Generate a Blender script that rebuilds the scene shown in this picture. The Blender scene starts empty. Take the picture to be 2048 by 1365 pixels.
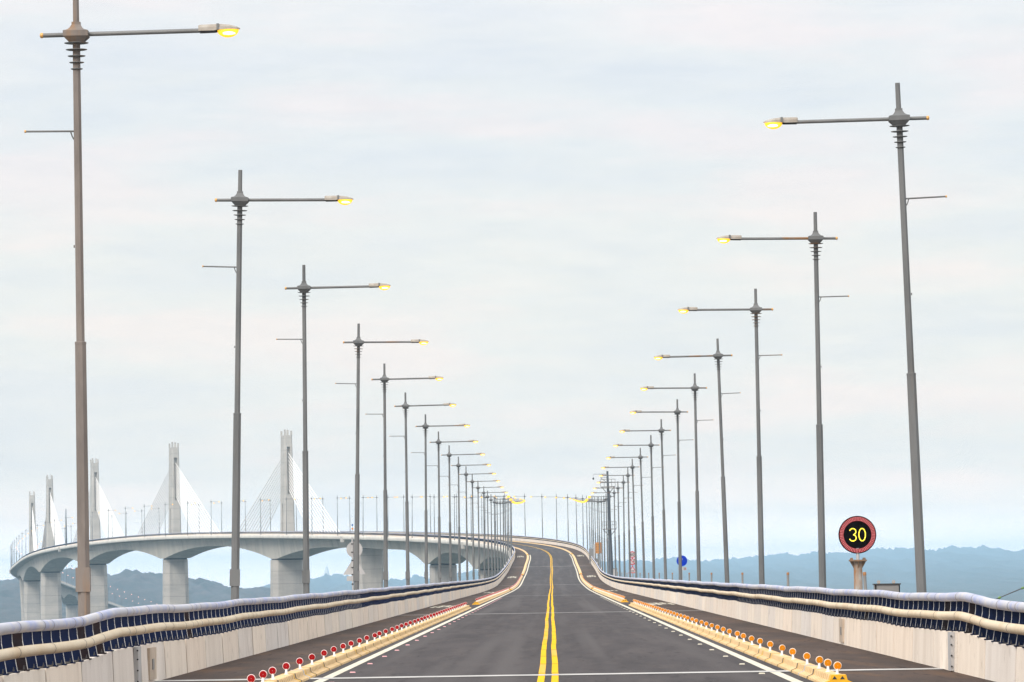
import bpy, math, random
import numpy as np
from mathutils import Vector, Matrix, noise
random.seed(11)
PI = math.pi
sc = bpy.context.scene
col = sc.collection

# ------------------------------------------------------------------ helpers
class MB:
    """collects vertices and faces, then links them as ONE mesh object"""
    def __init__(s):
        s.v = []; s.f = []; s.m = []; s.sm = []
    def add(s, vs, fs, mi=0, smooth=False):
        b = len(s.v)
        s.v += [tuple(float(c) for c in p) for p in vs]
        for f in fs:
            s.f.append(tuple(b + i for i in f)); s.m.append(mi); s.sm.append(smooth)
        return s
    def box(s, x0, x1, y0, y1, z0, z1, mi=0):
        vs = [(x0,y0,z0),(x1,y0,z0),(x1,y1,z0),(x0,y1,z0),(x0,y0,z1),(x1,y0,z1),(x1,y1,z1),(x0,y1,z1)]
        return s.add(vs, [(3,2,1,0),(4,5,6,7),(0,1,5,4),(1,2,6,5),(2,3,7,6),(3,0,4,7)], mi)
    def loft(s, rings, mi=0, smooth=False, cap=True, closed=True):
        n = len(rings[0]); vs = [p for r in rings for p in r]; fs = []
        for k in range(len(rings) - 1):
            for i in range(n if closed else n - 1):
                j = (i + 1) % n
                fs.append((k*n+i, k*n+j, (k+1)*n+j, (k+1)*n+i))
        s.add(vs, fs, mi, smooth)
        if cap:
            s.add(rings[0], [tuple(range(n))[::-1]], mi)
            s.add(rings[-1], [tuple(range(n))], mi)
        return s
    def lathe(s, prof, n=12, mi=0, smooth=True, c=(0,0,0), axis='z', rot=0.0, cap=True):
        rings = []
        for r, h in prof:
            ring = []
            for i in range(n):
                a = rot + 2*PI*i/n; p, q = r*math.cos(a), r*math.sin(a)
                d = {'z': (p,q,h), 'x': (h,p,q), 'y': (q,h,p)}[axis]
                ring.append((c[0]+d[0], c[1]+d[1], c[2]+d[2]))
            rings.append(ring)
        return s.loft(rings, mi, smooth, cap)
    def tube(s, pts, r, n=8, mi=0, cap=True):
        pts = [Vector(p) for p in pts]; rings = []
        for i, p in enumerate(pts):
            t = (pts[min(i+1, len(pts)-1)] - pts[max(i-1, 0)]).normalized()
            a = t.cross(Vector((0,0,1)))
            if a.length < 1e-4: a = t.cross(Vector((1,0,0)))
            a.normalize(); b = a.cross(t)
            rr = r[i] if isinstance(r, (list, tuple)) else r
            rings.append([tuple(p + a*(rr*math.cos(2*PI*k/n)) + b*(rr*math.sin(2*PI*k/n))) for k in range(n)])
        return s.loft(rings, mi, True, cap)
    def mesh(s, name, mats):
        me = bpy.data.meshes.new(name)
        me.from_pydata(s.v, [], s.f)
        for m in mats: me.materials.append(m)
        me.polygons.foreach_set('material_index', s.m)
        me.polygons.foreach_set('use_smooth', s.sm)
        me.update()
        return me
    def build(s, name, mats, parent=None):
        if not isinstance(mats, (list, tuple)): mats = [mats]
        o = bpy.data.objects.new(name, s.mesh(name, mats)); col.objects.link(o)
        if parent: o.parent = parent
        return o

def tag(o, label=None, cat=None, group=None, kind=None):
    if label: o['label'] = label
    if cat: o['category'] = cat
    if group: o['group'] = group
    if kind: o['kind'] = kind
    return o
def empty(name, loc=(0,0,0)):
    o = bpy.data.objects.new(name, None); col.objects.link(o); o.location = loc
    return o
def kids(o):
    return [c for c in KID.get(o.name, [])]
KID = {}
def part(mb, name, mats, parent):
    o = mb.build(name, mats, parent); KID.setdefault(parent.name, []).append(o); return o
def copy_tree(o, parent=None):
    c = o.copy(); col.objects.link(c)
    if parent: c.parent = parent; KID.setdefault(parent.name, []).append(c)
    for ch in kids(o): copy_tree(ch, c)
    return c

# ------------------------------------------------------------------ materials
def mat(name, c1, c2=None, rough=.6, metal=0., scale=(1,1,1), nscale=1., detail=4., lo=.35, hi=.65,
        c3=None, scale3=(1,1,1), lo3=.6, hi3=.75, bump=0., bscale=20., coord='Object', spec=.5):
    m = bpy.data.materials.new(name); m.use_nodes = True
    nt = m.node_tree; N = nt.nodes; L = nt.links
    b = N['Principled BSDF']
    b.inputs['Roughness'].default_value = rough; b.inputs['Metallic'].default_value = metal
    b.inputs['Specular IOR Level'].default_value = spec
    b.inputs['Base Color'].default_value = (*c1, 1)
    if c2 is None and c3 is None and not bump: return m
    if coord == 'World':
        src = N.new('ShaderNodeNewGeometry').outputs['Position']
    else:
        src = N.new('ShaderNodeTexCoord').outputs[coord]
    def nz(sca, ns, det):
        mp = N.new('ShaderNodeMapping'); mp.inputs['Scale'].default_value = sca; L.new(src, mp.inputs[0])
        t = N.new('ShaderNodeTexNoise'); t.inputs['Scale'].default_value = ns; t.inputs['Detail'].default_value = det
        t.inputs['Roughness'].default_value = .62
        L.new(mp.outputs[0], t.inputs['Vector']); return t.outputs['Fac']
    def mix(fac, a, bcol):
        x = N.new('ShaderNodeMix'); x.data_type = 'RGBA'
        L.new(fac, x.inputs['Factor'])
        for sock, val in ((x.inputs[6], a), (x.inputs[7], bcol)):
            if isinstance(val, tuple): sock.default_value = (*val, 1)
            else: L.new(val, sock)
        return x.outputs[2]
    def rng(fac, lo, hi):
        r = N.new('ShaderNodeMapRange'); r.inputs[1].default_value = lo; r.inputs[2].default_value = hi
        L.new(fac, r.inputs[0]); return r.outputs[0]
    out = c1
    if c2 is not None: out = mix(rng(nz(scale, nscale, detail), lo, hi), c1, c2)
    if c3 is not None: out = mix(rng(nz(scale3, 1., 5.), lo3, hi3), out, c3)
    if not isinstance(out, tuple): L.new(out, b.inputs['Base Color'])
    if bump:
        bp = N.new('ShaderNodeBump'); bp.inputs['Strength'].default_value = bump; bp.inputs['Distance'].default_value = .02
        L.new(nz((1,1,1), bscale, 6.), bp.inputs['Height']); L.new(bp.outputs[0], b.inputs['Normal'])
    return m
def glow(name, c, s):
    m = bpy.data.materials.new(name); m.use_nodes = True
    b = m.node_tree.nodes['Principled BSDF']
    b.inputs['Base Color'].default_value = (*c, 1); b.inputs['Emission Color'].default_value = (*c, 1)
    b.inputs['Emission Strength'].default_value = s; b.inputs['Roughness'].default_value = .4
    return m

def wall_mat():
    """cast concrete: six metre pours of slightly different tone, rain streaks, dirt along the foot"""
    m = mat('parapet_concrete', (.76,.70,.635), (.63,.565,.50), .85, scale=(2.,.8,.26), nscale=1., lo=.44, hi=.72,
            c3=(.34,.28,.23), scale3=(3.,1.3,1.6), lo3=.60, hi3=.84, bump=.15, bscale=9.)
    nt = m.node_tree; N = nt.nodes; L = nt.links
    b = N['Principled BSDF']; old = b.inputs['Base Color'].links[0].from_socket
    tc = N.new('ShaderNodeTexCoord'); sp = N.new('ShaderNodeSeparateXYZ'); L.new(tc.outputs['Object'], sp.inputs[0])
    dv = N.new('ShaderNodeMath'); dv.operation = 'DIVIDE'; dv.inputs[1].default_value = 6.0; L.new(sp.outputs['Y'], dv.inputs[0])
    fl = N.new('ShaderNodeMath'); fl.operation = 'FLOOR'; L.new(dv.outputs[0], fl.inputs[0])
    sg = N.new('ShaderNodeMath'); sg.operation = 'SIGN'; L.new(sp.outputs['X'], sg.inputs[0])
    ad = N.new('ShaderNodeMath'); ad.operation = 'MULTIPLY_ADD'; ad.inputs[1].default_value = .37; L.new(sg.outputs[0], ad.inputs[0]); L.new(fl.outputs[0], ad.inputs[2])
    wn = N.new('ShaderNodeTexWhiteNoise'); wn.noise_dimensions = '1D'; L.new(ad.outputs[0], wn.inputs['W'])
    cr = N.new('ShaderNodeValToRGB'); e = cr.color_ramp
    e.elements[0].color = (1.06,1.04,1.0,1); e.elements[1].color = (.93,.93,.96,1)
    x = e.elements.new(.35); x.color = (1.10,1.01,.92,1)
    x = e.elements.new(.7); x.color = (1.0,.96,.92,1)
    L.new(wn.outputs['Value'], cr.inputs[0])
    mu = N.new('ShaderNodeMix'); mu.data_type = 'RGBA'; mu.blend_type = 'MULTIPLY'; mu.inputs[0].default_value = 1.
    L.new(old, mu.inputs[6]); L.new(cr.outputs[0], mu.inputs[7]); L.new(mu.outputs[2], b.inputs['Base Color'])
    return m

M = {}
M['asphalt'] = mat('asphalt', (.066,.057,.058), (.043,.038,.040), .9, scale=(.55,.05,1), nscale=1., detail=9., lo=.36, hi=.66,
                   c3=(.082,.070,.068), scale3=(1.6,.10,1), lo3=.50, hi3=.78, bump=.25, bscale=22., spec=.12)
def specks(m, sc_, c, lo, hi):
    nt = m.node_tree; N = nt.nodes; L = nt.links; b = N['Principled BSDF']; old = b.inputs['Base Color'].links[0].from_socket
    g = N.new('ShaderNodeNewGeometry'); mp = N.new('ShaderNodeMapping'); mp.inputs['Scale'].default_value = sc_; L.new(g.outputs['Position'], mp.inputs[0])
    t = N.new('ShaderNodeTexNoise'); t.inputs['Scale'].default_value = 1.; t.inputs['Detail'].default_value = 2.; L.new(mp.outputs[0], t.inputs['Vector'])
    q = N.new('ShaderNodeMapRange'); q.inputs[1].default_value = lo; q.inputs[2].default_value = hi; L.new(t.outputs['Fac'], q.inputs[0])
    x = N.new('ShaderNodeMix'); x.data_type = 'RGBA'; L.new(q.outputs[0], x.inputs['Factor']); L.new(old, x.inputs[6]); x.inputs[7].default_value = (*c, 1)
    L.new(x.outputs[2], b.inputs['Base Color'])
specks(M['asphalt'], (9,.42,1), (.022,.019,.019), .70, .76)       # drips and grit
specks(M['asphalt'], (3.2,.22,1), (.036,.031,.032), .60, .74)      # oil darkened patches
specks(M['asphalt'], (.95,.005,1), (.080,.071,.071), .50, .66)      # lanes polished by wheels
specks(M['asphalt'], (26,1.1,1), (.11,.10,.098), .66, .78)         # pale aggregate
M['shoulder'] = mat('shoulder_asphalt', (.085,.058,.047), (.048,.035,.030), .9, scale=(.5,.07,1), nscale=1., detail=7., lo=.36, hi=.64,
                    c3=(.115,.068,.042), scale3=(.9,.13,1), lo3=.53, hi3=.75, bump=.25, bscale=22., spec=.12)
specks(M['shoulder'], (5,.3,1), (.028,.020,.018), .60, .74)
M['white_paint'] = mat('white_paint', (.60,.56,.46), (.46,.42,.34), .8, spec=.15, scale=(3,.4,1), lo=.45, hi=.75)
M['joint_grout'] = mat('joint_concrete', (.48,.465,.45), (.33,.32,.31), .9, spec=.15, scale=(1.2,1,1), lo=.4, hi=.7)
M['yellow'] = mat('yellow_paint', (.70,.42,.0), (.68,.385,.003), .8, spec=.08, scale=(1.5,.1,1), lo=.45, hi=.7)
M['pale_yellow'] = mat('pale_yellow_paint', (.68,.385,.004), (.64,.38,.07), .8, spec=.08, scale=(1.5,.06,1), lo=.4, hi=.6)
M['orange_seam'] = mat('orange_paint_seam', (.42,.16,.001), rough=.8, spec=.08)
M['wall'] = wall_mat()
M['wall_core'] = mat('wall_joint_dark', (.08,.07,.06), rough=.9)
M['edge'] = mat('edge_beam_concrete', (.66,.63,.57), (.54,.51,.47), .85, scale=(.2,.25,.05), lo=.4, hi=.7)
M['girder'] = mat('girder_concrete', (.46,.43,.375), (.33,.32,.295), .85, scale=(.25,.12,.02), nscale=1., lo=.4, hi=.7,
                  c3=(.24,.235,.22), scale3=(.5,.42,.03), lo3=.54, hi3=.78)
M['pier'] = mat('pier_concrete', (.42,.39,.355), (.31,.295,.28), .85, scale=(.05,.05,.25), lo=.4, hi=.7,
                c3=(.25,.24,.23), scale3=(.45,.45,.05), lo3=.50, hi3=.8)
M['pylon'] = mat('pylon_concrete', (.44,.42,.39), (.35,.34,.32), .85, scale=(.1,.1,.22), lo=.4, hi=.7)
def cast_lines(m, step, axis, w, k):
    """shutter lines left by each concrete lift"""
    nt = m.node_tree; N = nt.nodes; L = nt.links; b = N['Principled BSDF']; old = b.inputs['Base Color'].links[0].from_socket
    g = N.new('ShaderNodeNewGeometry'); sp = N.new('ShaderNodeSeparateXYZ'); L.new(g.outputs['Position'], sp.inputs[0])
    a = N.new('ShaderNodeMath'); a.operation = 'PINGPONG'; a.inputs[1].default_value = step/2; L.new(sp.outputs[axis], a.inputs[0])
    c = N.new('ShaderNodeMath'); c.operation = 'LESS_THAN'; c.inputs[1].default_value = w; L.new(a.outputs[0], c.inputs[0])
    x = N.new('ShaderNodeMix'); x.data_type = 'RGBA'; x.blend_type = 'MULTIPLY'; L.new(c.outputs[0], x.inputs['Factor']); L.new(old, x.inputs[6]); x.inputs[7].default_value = (k,k,k,1)
    L.new(x.outputs[2], b.inputs['Base Color'])
cast_lines(M['pier'], 4.2, 'Z', .10, .72); cast_lines(M['pylon'], 4.0, 'Z', .09, .78); cast_lines(M['girder'], 5.0, 'Y', .06, .82); cast_lines(M['edge'], 5.0, 'Y', .07, .70)
M['cable'] = mat('white_cable_sheath', (.92,.89,.86), rough=.6)
M['rail_blue'] = mat('pale_lilac_rail_paint', (.47,.475,.53), (.33,.365,.56), .6, spec=.2, scale=(1.,.75,1.), nscale=1., detail=5., lo=.44, hi=.62,
                     c3=(.56,.52,.50), scale3=(4,1.3,4), lo3=.50, hi3=.7)
M['rail_cream'] = mat('cream_rail_paint', (.66,.55,.40), (.58,.44,.28), .6, spec=.2, scale=(.8,.5,.8), nscale=1., lo=.45, hi=.7,
                      c3=(.42,.33,.22), scale3=(5,3.,5), lo3=.62, hi3=.8)
M['seam'] = mat('rail_seam', (.12,.10,.10), rough=.8)
M['post_blue'] = mat('dark_blue_post_paint', (.0025,.008,.036), (.004,.006,.022), .8, spec=.15, scale=(1,.9,1), lo=.45, hi=.65)
M['post_brown'] = mat('gap_brown_plate', (.018,.010,.011), (.010,.008,.012), .8, spec=.15, scale=(3,3,3))  # brown plates put in for the dark see-through gaps between posts
M['post_edge'] = mat('pale_post_edge', (.52,.52,.52), rough=.6, spec=.2)
M['steel'] = mat('galvanised_steel', (.148,.15,.152), (.112,.115,.118), .65, .0, spec=.25, scale=(2,2,.6), nscale=1., lo=.4, hi=.65,
                 c3=(.15,.135,.12), scale3=(2.5,2.5,.5), lo3=.62, hi3=.8, coord='World')
M['weathered'] = mat('weathered_brown_steel', (.205,.175,.158), (.15,.13,.12), .7, .0, spec=.2, scale=(3,3,.8), nscale=1., lo=.35, hi=.65,
                     c3=(.26,.15,.075), scale3=(3,3,.22), lo3=.55, hi3=.74, coord='World')
M['arm'] = mat('lamp_arm_steel', (.17,.17,.17), (.12,.12,.12), .5, .3, scale=(1,1,3), c3=(.22,.11,.04), scale3=(.8,.13,.8), lo3=.60, hi3=.68, coord='World')
M['brass'] = mat('gold_end_cap', (.62,.33,.10), rough=.45, metal=.3)
M['housing'] = mat('lamp_housing', (.36,.33,.29), (.28,.24,.2), .5, scale=(6,6,6))
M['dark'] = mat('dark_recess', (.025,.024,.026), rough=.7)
M['lens'] = glow('sodium_lens', (1.0,.50,.03), 1.3)
M['bulb'] = glow('sodium_lamp_core', (1.0,.78,.28), 4.)
M['lens_pink'] = glow('distant_lamp_lens', (1.0,.55,.38), 3.)
M['barrier'] = mat('cream_barrier_concrete', (.72,.51,.265), (.64,.43,.20), .8, scale=(2,.5,3), nscale=1., lo=.4, hi=.7,
                   c3=(.40,.27,.15), scale3=(3,1.5,5), lo3=.64, hi3=.85, coord='World')
M['barrier_yellow'] = mat('worn_yellow_barrier_paint', (.72,.42,.03), (.62,.40,.16), .7, scale=(3,2,4), coord='World')
M['groove'] = mat('barrier_groove', (.06,.035,.018), rough=.9, spec=.1)
M['yellow_cap'] = mat('bright_yellow_cap', (.80,.42,.005), (.7,.34,.005), .55, scale=(4,4,4))
M['white_plastic'] = mat('white_plastic', (.78,.74,.72), rough=.5)
M['pink_rim'] = mat('pale_pink_disc_rim', (.80,.64,.62), rough=.5)
M['cream_rim'] = mat('pale_cream_disc_rim', (.80,.68,.55), rough=.5)
M['red'] = mat('red_reflector', (.30,.002,.003), rough=.5, spec=.12)
M['amber'] = mat('amber_reflector', (.60,.20,.001), rough=.5, spec=.12)
M['red_stud'] = mat('red_stud', (.66,.34,.36), rough=.5)
M['sign_back'] = mat('sign_back_aluminium', (.43,.42,.42), (.38,.37,.37), .6, scale=(2,2,2))
M['black'] = mat('sign_black', (.004,.003,.003), rough=.9, spec=.02)
M['sign_red'] = mat('sign_red', (.42,.012,.03), rough=.5)
M['sign_white'] = mat('sign_white', (.46,.41,.42), rough=.5)
M['sign_blue'] = mat('sign_blue', (.002,.032,.40), rough=.7, spec=.1)
M['led_field'] = glow('led_red_field', (.16,.0,.004), .15)
M['led_red'] = glow('led_red', (1.0,.34,.34), .6)
M['led_yellow'] = glow('led_yellow', (.95,.80,.06), .8)
M['rust_column'] = mat('rusty_column', (.36,.34,.31), (.24,.21,.185), .75, scale=(4,4,2.5), c3=(.25,.115,.04), scale3=(6,6,1.1), lo3=.44, hi3=.62)
M['rust'] = mat('rust', (.36,.17,.06), (.2,.1,.05), .85, scale=(5,5,5))
M['flange'] = mat('flange_plate', (.16,.12,.09), (.22,.12,.06), .75, scale=(6,6,6))
M['cabinet'] = mat('cabinet_grey', (.20,.19,.185), (.17,.165,.16), .5, scale=(2,2,2))
M['orange_board'] = mat('orange_board', (.46,.20,.035), (.40,.17,.04), .6, scale=(3,3,3))
M['mast'] = mat('mast_steel', (.11,.125,.145), (.06,.07,.085), .45, .4, scale=(7,7,.2), nscale=1., lo=.42, hi=.58)
M['hill_near'] = mat('near_hill_scrub', (.006,.016,.014), (.062,.048,.046), .95, scale=(.035,.02,.06), nscale=1., detail=10., lo=.38, hi=.66)
M['hill_far'] = mat('far_hill_scrub', (.024,.042,.040), (.05,.055,.05), .95, scale=(.012,.012,.02), nscale=1., detail=8., lo=.4, hi=.65,
                    c3=(.30,.26,.22), scale3=(.011,.02,.03), lo3=.70, hi3=.76)
M['water'] = mat('sea_water', (.03,.05,.055), (.04,.06,.06), .25, scale=(.01,.01,.01), bump=.2, bscale=.3)
M['cable_dark'] = mat('dark_stranded_cable', (.07,.075,.08), rough=.6)
M['clamp_green'] = mat('green_clamp', (.12,.22,.05), rough=.6)
M['far_stone'] = mat('pale_stone', (.60,.58,.55), rough=.8)

# ------------------------------------------------------------------ the line of the bridge
YN = np.array([0,250,450,600,700,800,900,1000,1100,1200,1300,1400,1550,1720,1910,2100,2290,2485,2620,2850,3100,3250,3450,3800.])
XN = np.array([0.000,0.000,0.017,0.102,0.159,0.094,0.253,0.204,0.107,-1.633,-7.161,-18.022,-45.555,-86.553,-137.480,-183.277,-219.733,-246.910,-263.148,-279.037,-284.184,-286.612,-282.522,-275.298])
ZN = np.array([0.000,0.000,0.017,0.079,0.337,1.055,2.414,3.914,5.574,7.416,9.220,11.058,13.594,15.934,17.407,16.443,13.953,10.259,7.959,2.840,-5.000,-10.669,-19.364,-34.581])
def spline(xs, ys):
    n = len(xs); h = np.diff(xs); A = np.eye(n); b = np.zeros(n)
    for i in range(1, n-1):
        A[i,i-1] = h[i-1]; A[i,i] = 2*(h[i-1]+h[i]); A[i,i+1] = h[i]
        b[i] = 6*((ys[i+1]-ys[i])/h[i] - (ys[i]-ys[i-1])/h[i-1])
    K = np.linalg.solve(A, b)
    def ev(x):
        i = min(max(int(np.searchsorted(xs, x)) - 1, 0), n-2)
        t = x - xs[i]; hh = h[i]; u = xs[i+1] - x
        v = K[i]*u**3/(6*hh) + K[i+1]*t**3/(6*hh) + (ys[i]/hh - K[i]*hh/6)*u + (ys[i+1]/hh - K[i+1]*hh/6)*t
        d = -K[i]*u**2/(2*hh) + K[i+1]*t**2/(2*hh) - (ys[i]/hh - K[i]*hh/6) + (ys[i+1]/hh - K[i+1]*hh/6)
        return float(v), float(d)
    return ev
SX, SZ = spline(YN, XN), spline(YN, ZN)
def frame(y):
    x, dx = SX(y); z, dz = SZ(y); n = math.hypot(1, dx)
    return Vector((x, y, z)), Vector((dx, 1, dz)).normalized(), Vector((1/n, -dx/n, 0))
def P(y, off, h=0.):
    c, t, nn = frame(y)
    return c + nn*off + Vector((0,0,h))
# arc length along the deck
_ys = np.arange(0, 3801, 2.); _s = [0.]
for a in _ys[1:]: _s.append(_s[-1] + math.hypot(2., SX(a)[0] - SX(a-2.)[0]))
_s = np.array(_s)
def Y_of(s): return float(np.interp(s, _s, _ys))
def S_of(y): return float(np.interp(y, _ys, _s))
H0, H1 = 60., 3760.
def stations(y0, y1, step):
    k = max(1, int(round((y1-y0)/step)))
    return [y0 + (y1-y0)*i/k for i in range(k+1)]
def sweep(ys, prof, mb=None, mi=0, smooth=False, cap=True):
    """prof: closed (offset, height) outline, or a function of y giving it"""
    mb = mb or MB(); rings = []
    for y in ys:
        pr = prof(y) if callable(prof) else prof
        rings.append([tuple(P(y, o, h)) for o, h in pr])
    mb.loft(rings, mi, smooth, cap); return mb
def strip(ys, o0, o1, h, mb=None, mi=0):
    mb = mb or MB()
    vs = []
    for y in ys: vs += [P(y, o0, h), P(y, o1, h)]
    mb.add(vs, [(2*i, 2*i+1, 2*i+3, 2*i+2) for i in range(len(ys)-1)], mi); return mb

JOINTS = [99.5, 256., 458., 715., 956., 1220., 1592., 2612.]
ROADEND = H1
# ------------------------------------------------------------------ road and markings (setting)
ys_all = stations(H0, ROADEND, 8.)
tag(strip(ys_all, -4.9, 4.9, 0.).build('road', M['asphalt']), kind='structure')
tag(strip(ys_all, -7.55, -4.9, 0.).build('road_shoulder', M['shoulder']), kind='structure')
tag(strip(ys_all, 4.9, 7.55, 0.).build('road_shoulder', M['shoulder']), kind='structure')
mb = MB()
ys = stations(H0, 1128., 4.)
for sgn in (-1, 1):
    strip(ys, sgn*4.27-.095, sgn*4.27+.095, .005, mb)
tag(mb.build('road_edge_line', M['white_paint']), kind='structure')
def wob(y):
    return -.035*math.exp(-((y-142)/16.)**2) + .012*math.sin(y*.05) + .006*math.sin(y*.13+1) - .025*max(0, (112-y)/20.)
def yline(off, m0):
    mb = MB(); y = H0
    while y < 1500:
        y1 = y + 10.4
        # hand-laid sheets of thermoplastic: each sheet a little off, a darker lap at its end
        ys = [y, y+3.5, y+7, y1-.55]
        vs = []; j = random.uniform(-.006, .006)
        for q in ys: vs += [P(q, off-.064+wob(q)+j, .006), P(q, off+.064+wob(q)+j, .006)]
        mb.add(vs, [(2*i,2*i+1,2*i+3,2*i+2) for i in range(3)], 0 if (m0 and random.random()<.55) or random.random()<.12 else 1)
        vs = []
        for q in (y1-.55, y1): vs += [P(q, off-.066+wob(q)+j, .006), P(q, off+.066+wob(q)+j, .006)]
        mb.add(vs, [(0,1,3,2)], 2)
        y = y1
    return mb
mb = yline(-.125, True); mb2 = yline(.125, False)
mb.add(mb2.v, mb2.f, 0); mb.m[-len(mb2.f):] = mb2.m
tag(mb.build('double_centre_line', [M['pale_yellow'], M['yellow'], M['orange_seam']]), kind='structure')
mb = MB()
for j in JOINTS:
    if j < 1400:
        w = .65
        vs = [P(j-w+.5*0, -7.5, .009), P(j-w, 7.5, .009), P(j+w, -7.5, .009), P(j+w, 7.5, .009)]
        mb.add(vs, [(0,1,3,2)])
tag(mb.build('expansion_joint_strip', M['joint_grout']), kind='structure')
# worn lettering on the motorcycle shoulders: rows of painted strokes
mb = MB()
for y, off in ((833,-6.25),(1103,-6.35),(552,-6.35),(320,-6.5),(830,6.4),(1102,6.35),(548,6.3),(315,6.7)):
    for r in range(3):
        y0 = y - 9 + r*7.0
        for q in range(4):
            o0 = off - .72 + q*.38
            if (r + q) % 3 != 2 or r == 1:
                vs = [P(y0, o0, .005), P(y0, o0+.24, .005), P(y0+4.2, o0, .005), P(y0+4.2, o0+.24, .005)]
                mb.add(vs, [(0,1,3,2)])
        vs = [P(y0+4.6, off-.72, .005), P(y0+4.6, off+.66, .005), P(y0+5.8, off-.72, .005), P(y0+5.8, off+.66, .005)]
        mb.add(vs, [(0,1,3,2)])
tag(mb.build('shoulder_markings', M['white_paint']), kind='structure')

# ------------------------------------------------------------------ the bridge: girder, piers, pylons with their stays
TOW = [1720., 1910., 2100., 2290., 2485.]
APP = [1378., 1475., 2735., 2850., 2965., 3090., 3210.]
TRANS = [1592., 2612.]
def depth(y):
    d = 3.5
    for p in TOW: d = max(d, 3.5 + 4.2*max(0, 1 - max(0, abs(y-p)-4)/86.)**2)
    for p in APP: d = max(d, 3.2 + 4.0*max(0, 1 - max(0, abs(y-p)-3)/(47. if p < 2000 else 55.))**2)
    if y < 1330: d = 3.2
    return d
def girder_prof(y):
    D = depth(y)
    return [(-8.42,-.03),(-8.42,-.70),(-5.5,-1.05),(-4.8,-D),(4.8,-D),(5.5,-1.05),(8.42,-.70),(8.42,-.03)]
bridge = tag(empty('cable_stayed_bridge', P(1720, 0, -1)), 'long grey concrete bridge curving away to the left with five stayed pylons', 'bridge')
org = bridge.location.copy()
def brpart(mb, name, mats, parent=bridge):
    o = part(mb, name, mats, parent)
    if parent is bridge: o.location = -org
    return o
bridge_parts = []
yg = stations(H0, 1330, 12.) + stations(1334, ROADEND, 5.)
g = sweep(yg, girder_prof)
brpart(g, 'girder', M['girder'])
for sgn in (-1, 1):
    eb = [(sgn*8.43,.30),(sgn*8.66,.30),(sgn*8.78,.10),(sgn*8.80,-.35),(sgn*8.70,-.72),(sgn*8.43,-.86)]
    brpart(sweep(yg, eb if sgn > 0 else eb[::-1], smooth=False), 'edge_beam', M['edge'])
# drop blocks where the girder sections meet (seen at the edge of the deck)
for jy in TRANS + [1372., 2150.]:
    b = MB()
    for sgn in (-1,):
        ring = lambda y: [tuple(P(y, o, h)) for o, h in ((-9.0,.1),(-9.0,-1.7),(-8.3,-1.7),(-8.3,.1))]
        b.loft([ring(jy-1.6), ring(jy+1.6)])
    brpart(b, 'end_block', M['pylon'])
def oct_plan(y, a, b, ch, h, abs_z=None):
    c, t, nn = frame(y); tt = Vector((t.x, t.y, 0)).normalized()
    pts = [(-a,-b+ch),(-a+ch,-b),(a-ch,-b),(a,-b+ch),(a,b-ch),(a-ch,b),(-a+ch,b),(-a,b-ch)]
    z = c.z + h if abs_z is None else abs_z
    return [tuple(Vector((c.x,c.y,z)) + nn*p - tt*0 + tt*q) for p, q in pts]
SEA = -42.
def pier(y, at, ab, bt, bb, ch=1.1, hx=0.):
    m = MB(); D = depth(y)
    m.loft([oct_plan(y, ab, bb, ch, 0, SEA-3), oct_plan(y, (at*2+ab)/3, (bt*2+bb)/3, ch, -D-12), oct_plan(y, at, bt, ch, -D-.35)])
    m.loft([oct_plan(y, at*.92, bt*.8, .3, -D-.35), oct_plan(y, at*.92, bt*.8, .3, -D+.05)], 1)   # bearing gap, its shadow painted as a dark slab
    brpart(m, 'pier', [M['pier'], M['dark']])
for y in TOW: pier(y, 4.25 if y > 1800 else 5.5, 4.8 if y > 1800 else 6.0, 3.6, 4.1, 1.5)
for y in TRANS: pier(y, 4.1, 2.4, 2.2, 1.8, .7)
for y in APP: pier(y, 3.7, 3.5, 2.2, 2.2, .9)
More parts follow.
